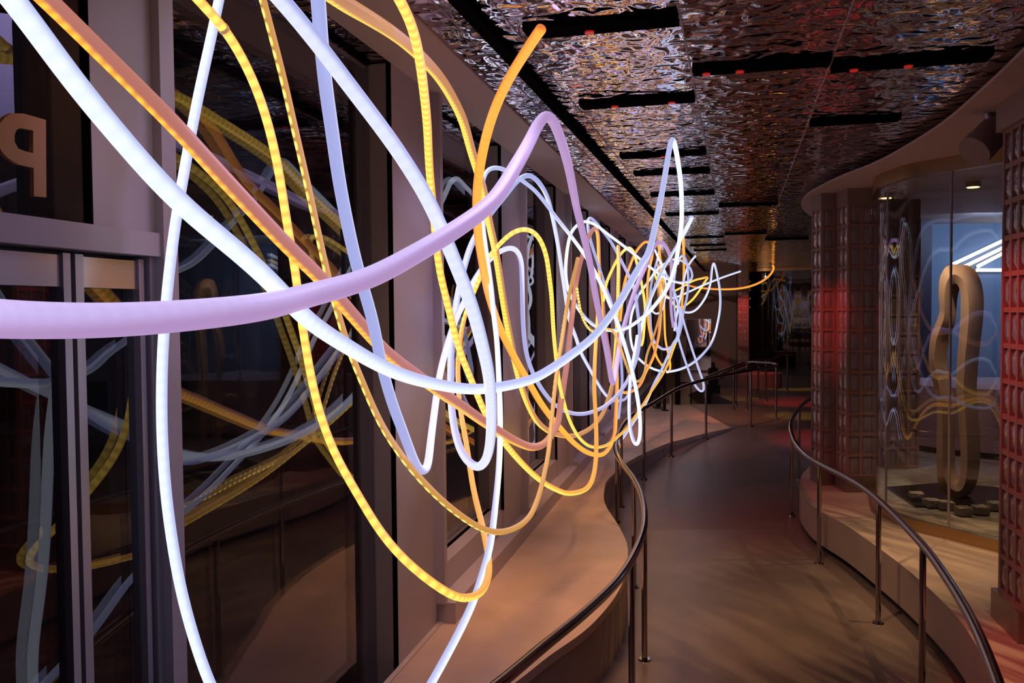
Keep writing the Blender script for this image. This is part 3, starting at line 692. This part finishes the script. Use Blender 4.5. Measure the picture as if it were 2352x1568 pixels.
# red block column far, dark curved glazing, band, low planter
p = at(1696,700,28.0)
block_column(p.x, 28.0, math.atan2(PG.y,PG.x), .30, .2, 2, 2, .55, 3.3, .005, 'slender glass block column glowing red at the far end', 13, .11, ZC)
arc = [at(x, 875, Y) for x,Y in ((1721,28.5),(1760,28.15),(1800,27.93),(1850,27.7),(1901,27.45),(1906,27.3))]
arc = resample(cr([Vector((p.x,p.y,0)) for p in arc], 8), .1)
dg_ = thing('dark_curved_glazing', 'dark curved glass wall at the far end reflecting tubes below a brass band', 'glazing')
M['darkglass'] = mat('dark_gloss_glass', (.006,.005,.006), .03, 0, spec=1.0)
ribbon('dark_pane', arc, .10, 3.49, .04, M['darkglass'], dg_); ribbon('fascia_band', arc, 3.49, 3.595, .07, M['brass'], dg_, 'brass fascia band')
pl = [at(x,y,1).xy for x,y in ()]
a0 = at(1730, 885, 21.8)
bm = NB(); ps = [(a0.x+ .95*math.cos(2*PI*k/36), 22.6+.6*math.sin(2*PI*k/36)) for k in range(36)]
prism(bm, ps, .10, .62); fixn(bm); t = obj('low_round_planter', bm, M['riser']); tag(t, 'low rounded plinth with a red lit top behind the far handrails', 'plinth')
# ================================================================== LIGHT TUBES
def tube(label, m, D, data, L=(0,-.5,-.8), rel=18, ring=None):
    """data: list of (x, y[, apparent width]) traced along the tube; width gives the distance"""
    n = len(data); W = [None]*n
    for i, d in enumerate(data):
        if len(d) > 2: W[i] = d[2]
    A = [0]
    for a,b in zip(data[:-1], data[1:]): A.append(A[-1]+math.hypot(a[0]-b[0], a[1]-b[1])+.01)
    ks = [i for i in range(n) if W[i]]
    P = []
    for i,(d) in enumerate(data):
        lo = max([k for k in ks if k <= i], default=ks[0]); hi = min([k for k in ks if k >= i], default=ks[-1])
        w = W[lo] if lo == hi else W[lo]+(W[hi]-W[lo])*(A[i]-A[lo])/(A[hi]-A[lo])
        Y = FPX*D/w; r = ray(d[0], d[1])
        if r.x < WS-.01: Y = min(Y, (-WX-.10)/(WS-r.x))
        else: pass
        if r.z > 0: Y = min(Y, (ZC-.035-H)/r.z)
        P.append(Vector((d[0], d[1], math.log(Y)*300)))
    Q = cr(P, 8); 
    Z = [q.z for q in Q]
    for _ in range(60): Z = [Z[0]]+[(Z[i-1]+2*Z[i]+Z[i+1])/4 for i in range(1,len(Z)-1)]+[Z[-1]]
    W3 = []
    for q, z in zip(Q, Z):
        Y = math.exp(z/300); r = ray(q.x,q.y)
        if r.x < WS-.01: Y = min(Y, (-WX-.07)/(WS-r.x))
        if r.z > 0: Y = min(Y, (ZC-.028-H)/r.z)
        W3.append(at(q.x,q.y,Y))
    line = relax(resample(W3, .022), rel)
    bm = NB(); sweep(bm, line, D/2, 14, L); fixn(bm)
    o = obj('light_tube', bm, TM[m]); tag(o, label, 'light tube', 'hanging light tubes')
    if ring:
        for (x,y) in ring:
            c = min(range(1,len(line)-1), key=lambda i: ((line[i].x/line[i].y-ray(x,y).x)**2+((line[i].z-H)/line[i].y-ray(x,y).z)**2))
            tt = (line[c+1]-line[c-1]).normalized(); bm = NB(); cyl(bm, line[c]-tt*.006, line[c]+tt*.006, D/2+.0025, sides=16)
            obj('coupling_ring', bm, mat('glowing_coupling', (.8,.7,.5), .2, emis=(1,.5,.1), estr=.3), o)  # ring is no lamp; slight glow added to lighten it
    return o
T1 = [(-150,-210,60),(-60,-110),(36,0,54),(168,189),(269,306),(408,467,48),(536,566),(638,661,44),(700,730),(800,797,36),(900,852),(1000,882,27),(1100,894,24),(1200,878),(1250,857),(1317,811,20),(1365,772),(1413,710),(1441,662),(1470,610,16),(1491,576),(1513,480,13.5),(1526,410),(1536,350),(1543,318,12),(1549,328),(1557,370),(1564,425),(1566,480,10),(1565,518),(1560,556),(1555,587),(1548,622),(1532,662,9),(1521,679),(1494,713),(1469,734),(1441,753,8),(1413,759),(1390,757),(1369,750),(1346,732),(1326,706),(1309,675),(1300,643,7.2),(1299,614),(1303,572),(1311,537),(1325,518),(1342,509),(1357,511),(1374,520),(1394,536),(1432,564,6.5),(1468,593),(1511,627),(1532,640,5.5),(1555,648),(1574,648),(1586,643),(1590,631),(1584,614),(1569,600),(1551,595),(1540,598),(1520,609,4.5),(1507,620),(1494,639),(1475,667),(1468,677,4.5)]
tube('bright white tube sweeping from the top left corner in the largest swag across the picture', 'white', .036, T1, L=(-.1,-.55,-.8))
T2 = [(-260,700,120),(-120,722),(0,733,88),(200,738,83),(400,727,75),(600,706,64),(700,680,56),(838,643),(955,582,46),(1057,520),(1134,459,37),(1190,372),(1215,327),(1236,286),(1256,266,25),(1277,291),(1302,367),(1318,444,18),(1325,480),(1344,556,15.5),(1357,614),(1363,652),(1372,700,14),(1380,738),(1388,778),(1395,813),(1402,856,12.5),(1406,880),(1411,876),(1416,840),(1422,804),(1428,770),(1443,715,10.5),(1453,683),(1466,648),(1480,618),(1491,590),(1498,574),(1507,560,9),(1516,556),(1526,562),(1536,579),(1542,602),(1542,640),(1541,681,6.5),(1542,719),(1547,753,6.5)]
tube('fat lilac tube crossing from the left edge then rising to a peak near the ceiling', 'lilac', .050, T2, L=(0,.9,.25))
T3 = [(-60,-160,50),(30,-75),(110,0,44),(224,112),(400,285,41),(444,334),(561,460,38),(663,568),(740,642,34),(827,743),(894,814,29),(1006,896),(1057,930,25),(1108,966),(1161,1000,21),(1187,1014),(1218,1026,18),(1244,1022),(1264,1003),(1281,971,14.5),(1287,932),(1296,875),(1304,817,13),(1309,767),(1316,709),(1323,652,11),(1331,610),(1340,580),(1352,545),(1362,527,9),(1369,526),(1374,545),(1376,600,8),(1379,640),(1384,680),(1388,740),(1393,775,8),(1399,808),(1406,852,7.5)]
tube('thick salmon and orange tube slanting down from the top left with a glowing underside', 'orange', .048, T3, L=(-.5,.20,-.85), ring=[(1369,527)])
T4 = [(560,-95,42),(630,-20),(700,62,38),(766,148),(828,230),(894,316,35),(955,408),(996,480),(1032,571,33),(1062,643),(1088,714),(1108,793,30),(1121,850),(1127,908),(1129,965,25),(1125,1023),(1115,1058),(1098,1073,20),(1077,1061),(1057,1031),(1043,980,17),(1036,922),(1035,865),(1036,807),(1046,709,14),(1060,637),(1080,568),(1103,524),(1126,491),(1161,448),(1184,419,12),(1201,406),(1218,403),(1238,419),(1255,448),(1267,488),(1279,547,9),(1288,604),(1295,652),(1302,700),(1308,735),(1323,775,8.5),(1334,808),(1353,844),(1372,878,7),(1392,907),(1412,920),(1432,918),(1441,909),(1451,884,5)]
tube('pearly white tube falling from the top to a deep round bottom loop then arching back', 'pearl', .040, T4, L=(-.5,-.7,-.3))
T5 = [(1243,66,25),(1230,84),(1200,130),(1164,189,23),(1134,255),(1113,327),(1100,398,22),(1095,459),(1098,536),(1108,602,19),(1123,679),(1150,758,17),(1184,825),(1212,873),(1238,919,15),(1267,960),(1299,997),(1317,1016,12),(1342,1035),(1365,1044,10.5),(1384,1043),(1399,1028),(1411,999,9),(1414,961),(1416,922),(1417,875,8),(1416,840)]
tube('amber tube dropping from the nearest ceiling channel beside the big loops', 'amber', .047, T5, L=(.3,-.8,0))
T6 = [(380,-90,24),(420,-40),(454,0,23),(510,56),(551,122,21),(587,194),(617,286),(638,378,20),(651,459),(663,536),(679,622),(689,714,19),(703,799),(715,870),(741,972),(777,1059,19),(822,1135),(873,1222),(930,1288,20),(986,1334),(1032,1365,20),(1067,1374),(1103,1362),(1121,1326),(1122,1278,15),(1108,1207),(1088,1125),(1072,1023,12),(1057,936),(1052,870),(1053,820),(1058,770,10),(1065,732),(1080,690),(1098,649),(1123,588),(1149,560),(1172,534),(1201,521,11),(1224,525),(1241,548),(1255,585),(1261,631,10.5),(1267,680),(1270,738),(1274,790),(1280,845),(1287,891),(1296,926,8),(1305,957),(1317,984),(1330,1005),(1349,1022,7.5),(1369,1027),(1388,1024),(1403,1016),(1418,1003),(1441,982,6),(1462,951),(1480,924),(1494,901),(1517,867),(1534,836,5),(1545,804),(1551,789,5)]
tube('yellow tube from the top left reaching the lowest yellow loop over the sill end', 'yellow', .028, T6, L=(-.2,-1,-.3), ring=[(508,66)])
T7 = [(575,-110,18),(590,-50),(604,0,18),(628,92),(653,189,17),(679,306),(704,413),(725,510),(742,587),(755,643,16),(775,714),(793,778),(812,829),(838,890,15.5),(873,972),(919,1043),(965,1100,16),(1016,1151),(1067,1191),(1108,1215,15),(1149,1222),(1190,1209),(1220,1181,12.5),(1240,1130),(1251,1084),(1260,1037,10),(1267,965),(1276,879),(1284,822),(1293,766,9),(1303,700),(1313,652),(1321,620),(1327,593,8)]
tube('thin yellow tube with bright beads, second yellow from the left at the top edge', 'beaded', .026, T7, L=(-.7,-.15,-.7))
T8 = [(722,-120,36),(727,-50),(731,0,34),(738,102),(748,204),(764,306,31),(777,408),(797,510,29),(817,602),(835,663),(858,740,27),(873,825),(899,921),(924,987,24),(945,1043),(960,1074),(973,1082,20),(983,1064),(991,998,17),(1001,921),(1011,855),(1027,793,15),(1046,735),(1066,694),(1080,660,13),(1106,617),(1129,591),(1152,574),(1175,567,12),(1189,577),(1197,600),(1199,637),(1200,694,10.5),(1202,752),(1208,807),(1221,850,10),(1240,887),(1262,917),(1279,933),(1300,945,9),(1326,951),(1349,949),(1372,942),(1394,930,8.5),(1413,913),(1432,890),(1445,867),(1457,840),(1466,808,8),(1469,770),(1468,745),(1462,696),(1457,664),(1447,639,7),(1422,589),(1403,555),(1384,530),(1369,511),(1357,501,6),(1350,505),(1350,522),(1355,547),(1365,580,6),(1380,625),(1394,667),(1405,696),(1414,740),(1421,775),(1426,817,6),(1429,875),(1425,922),(1421,960,5.5)]
tube('bluish white tube hanging straight from the top centre to a sharp V bottom', 'pearl', .036, T8, L=(.1,1,.1))
T9 = [(520,-90,22),(512,-40),(503,0,22),(485,87),(459,204,23),(439,306),(418,423),(403,510,24),(390,612),(380,714),(374,794,24.5),(371,895),(372,998,25),(380,1125),(393,1227),(408,1319,25),(429,1411),(454,1492),(480,1568,25),(530,1660),(620,1760),(750,1800),(860,1750,23),(940,1650),(991,1568,20),(1027,1503),(1057,1447),(1088,1380,18),(1108,1318),(1126,1253),(1136,1176,15),(1146,1074),(1149,972,13),(1146,870),(1141,775),(1134,723,12),(1129,666),(1121,608),(1111,537),(1106,465,11),(1108,422),(1115,396),(1129,385),(1149,386,10),(1172,397),(1201,416),(1230,439),(1258,473,8.5),(1271,491),(1292,518),(1311,541),(1332,570,8.5),(1353,600),(1372,635),(1388,667),(1403,704,9),(1416,732),(1428,768),(1441,813,9),(1451,846),(1459,884),(1466,922),(1471,970,9),(1469,1007),(1462,1022),(1454,1010),(1447,980,8),(1445,932),(1447,884),(1453,836),(1460,798,7),(1464,770)]
tube('slim white tube making the tall left loop that leaves the bottom edge and returns', 'white', .030, T9, L=(-.6,-.8,0))
T10 = [(680,-75,42),(730,-35),(787,5,38),(843,38),(894,70,30),(935,101),(975,138),(1011,179,24),(1042,230),(1065,281),(1083,347,20),(1110,436),(1123,508),(1138,574,16.5),(1147,631),(1159,709),(1172,778,15),(1184,836),(1195,879),(1210,922,14),(1230,962),(1253,985),(1279,997,11.5),(1307,1001),(1330,997),(1355,984,10),(1374,966),(1388,943),(1397,917,9.5),(1403,898),(1409,867),(1413,817,9),(1416,775),(1419,720),(1420,671),(1421,614,9),(1420,566,8.5)]
tube('thick golden tube arching down from the top centre past the ceiling edge', 'golden', .045, T10, L=(-.8,-.65,-.4))
T11 = [(880,-70,26),(900,-30),(919,0,25),(940,41),(958,102),(970,179,22),(981,281),(986,383,18),(994,469),(1001,551),(1011,628,16.5),(1026,689),(1044,765),(1063,825),(1083,873,15),(1100,916),(1117,955),(1138,988),(1161,1020,14),(1187,1051),(1218,1083),(1250,1109,12.5),(1276,1123),(1305,1133),(1343,1125,11),(1361,1100),(1369,1049),(1369,972,9.5),(1365,894),(1366,836),(1369,783,8.5),(1372,744),(1374,700,8)]
tube('golden tube entering left of the ceiling edge and looping low above the bench', 'yellow', .035, T11, L=(-.35,-1,-.2))
T13 = [(1325,660,6),(1330,696),(1337,727),(1347,748),(1361,763),(1380,758),(1397,752,5.5),(1409,759),(1414,771),(1428,806),(1441,846,6),(1452,868),(1462,876),(1470,875),(1478,862),(1483,846,5.5),(1483,827),(1489,804),(1497,785),(1513,734,5),(1521,700),(1528,660),(1520,646)]
tube('thin beaded yellow tube curling low in the middle of the tangle', 'beaded', .024, T13)
T14 = [(1424,738,6.5),(1428,700),(1432,663,6.5),(1439,633),(1449,604),(1460,579),(1474,561),(1486,553,6),(1496,562),(1499,585),(1492,614),(1487,652,6),(1487,690),(1489,738),(1495,772,5.5),(1502,798),(1509,821),(1521,840,5)]
tube('orange tube forming a hoop just under the ceiling corner in the tangle', 'amber', .044, T14)
T15 = [(1512,560,5),(1517,600),(1516,652,6),(1517,709),(1515,748),(1513,770,6.5),(1507,798),(1498,827),(1484,852,6.5),(1473,878),(1459,894),(1437,902,7),(1418,897)]
tube('orange tube curving down toward the windows in the far part of the tangle', 'amber', .048, T15)
T16 = [(1523,640,5),(1525,681,5),(1526,728),(1528,777,5),(1536,817),(1540,843),(1534,858),(1526,850),(1521,835,5)]
tube('salmon tube ending in a small hook above the far handrail', 'orange', .052, T16)
T17 = [(1569,545,5),(1571,595,5),(1570,643),(1567,690),(1565,719),(1560,745,5)]
tube('straight orange tube hanging behind the white ones at the far end', 'amber', .060, T17)
T18 = [(1502,625,4.5),(1515,656),(1526,675),(1538,685),(1553,705,4.5),(1566,705),(1576,700),(1593,685),(1609,663,5),(1618,648),(1625,637),(1612,639),(1591,645),(1565,660,4.5),(1551,667)]
tube('yellow tube pointing right in a sharp fold under the ceiling end', 'yellow', .062, T18)
T19 = [(1530,636,4),(1563,651,4),(1584,656),(1603,660),(1632,663,4.4),(1660,664),(1690,663),(1720,658,4.6),(1748,647),(1768,632),(1777,617),(1775,609,4.6)]
tube('amber tube reaching farthest right in a shallow bow under the ceiling', 'amber', .060, T19)
T20 = [(1515,655,4.2),(1528,679),(1537,685),(1557,681,4.5),(1584,669),(1612,656),(1641,644,4.5),(1670,633),(1700,623,4.2)]
tube('straight white tube slanting up to the right under the far ceiling', 'white', .056, T20)
T21 = [(1556,700,4.5),(1563,712),(1572,716,5),(1584,718),(1597,713),(1612,696),(1624,675,5),(1632,648),(1635,618),(1639,601,4.8),(1643,612),(1649,639),(1654,671,5),(1654,709),(1647,748),(1640,773,5),(1630,794),(1612,815),(1593,832,5.5),(1572,844),(1546,852),(1522,853,5.5),(1498,846),(1479,834),(1465,821,5.5),(1454,802),(1448,775),(1447,748,5.5),(1451,721),(1459,696),(1470,671,5),(1494,640),(1517,612,4.5)]
tube('white tube forming the tall pointed loop farthest right of the tangle', 'white', .045, T21)
T22 = [(1598,587,5),(1584,604),(1574,627),(1567,662,5),(1559,700),(1553,729,5),(1549,760)]
tube('short slim white tube leaning left below the last bright ceiling patch', 'pearl', .052, T22)
T23 = [(1566,541,6),(1574,526),(1584,508),(1590,498,6.5),(1582,518),(1566,546),(1553,567,7),(1540,589),(1526,612),(1513,641,7.5),(1500,671),(1488,700),(1479,729,7.5),(1469,767),(1462,795,7)]
tube('white tube bent back at a sharp tip close to the ceiling track', 'white', .042, T23)
T24 = [(1557,606,4.8),(1561,593),(1569,586,5),(1576,597),(1580,618),(1581,652,5),(1578,681),(1570,715),(1565,748,5.5),(1559,771),(1553,784),(1542,797,6),(1526,802),(1513,796),(1502,782),(1496,760,5.5),(1494,738),(1493,690),(1496,652,5),(1503,620),(1511,591),(1516,564,5)]
tube('bluish white U shaped tube hanging in the middle of the far tangle', 'pearl', .046, T24)
T25 = [(1504,573,4.5),(1511,591),(1523,614),(1534,637,4.5),(1546,663),(1555,690),(1561,719,5),(1560,748),(1555,775),(1546,789,5.5),(1534,817),(1519,850),(1503,880,6),(1488,915),(1476,938),(1460,961,6.5),(1428,1008),(1416,1022,7)]
tube('white tube running diagonally down to the bend of the bench handrail', 'white', .038, T25)
T26 = [(1552,620,4),(1548,650),(1548,681,4.3),(1551,729),(1558,775,4.8),(1568,811),(1580,846),(1591,875,5),(1603,894),(1613,903),(1618,896),(1614,874,5),(1603,842),(1591,806),(1582,777,4.8),(1572,744),(1566,719),(1553,681,4.3),(1543,652),(1526,621,4)]
tube('slim white tube hanging lowest on the right with a narrow hairpin over the rail', 'white', .034, T26)
T27 = [(1516,590,4.2),(1526,633,4.2),(1530,662),(1526,694),(1521,711),(1510,722,4.4),(1500,717),(1494,700),(1500,672),(1514,640,4.2)]
tube('small rounded white loop left of the far tangle centre', 'pearl', .042, T27)
T29 = [(1386,690,6.5),(1392,652,6.8),(1403,625),(1414,602),(1426,582),(1438,571,6.5),(1447,569),(1456,580),(1462,602),(1472,643,6),(1479,681),(1482,709),(1480,748,6),(1477,779),(1473,794),(1470,780),(1475,748,5.5),(1484,700)]
tube('yellow hoop tube standing between the windows and the far tangle', 'yellow', .038, T29)
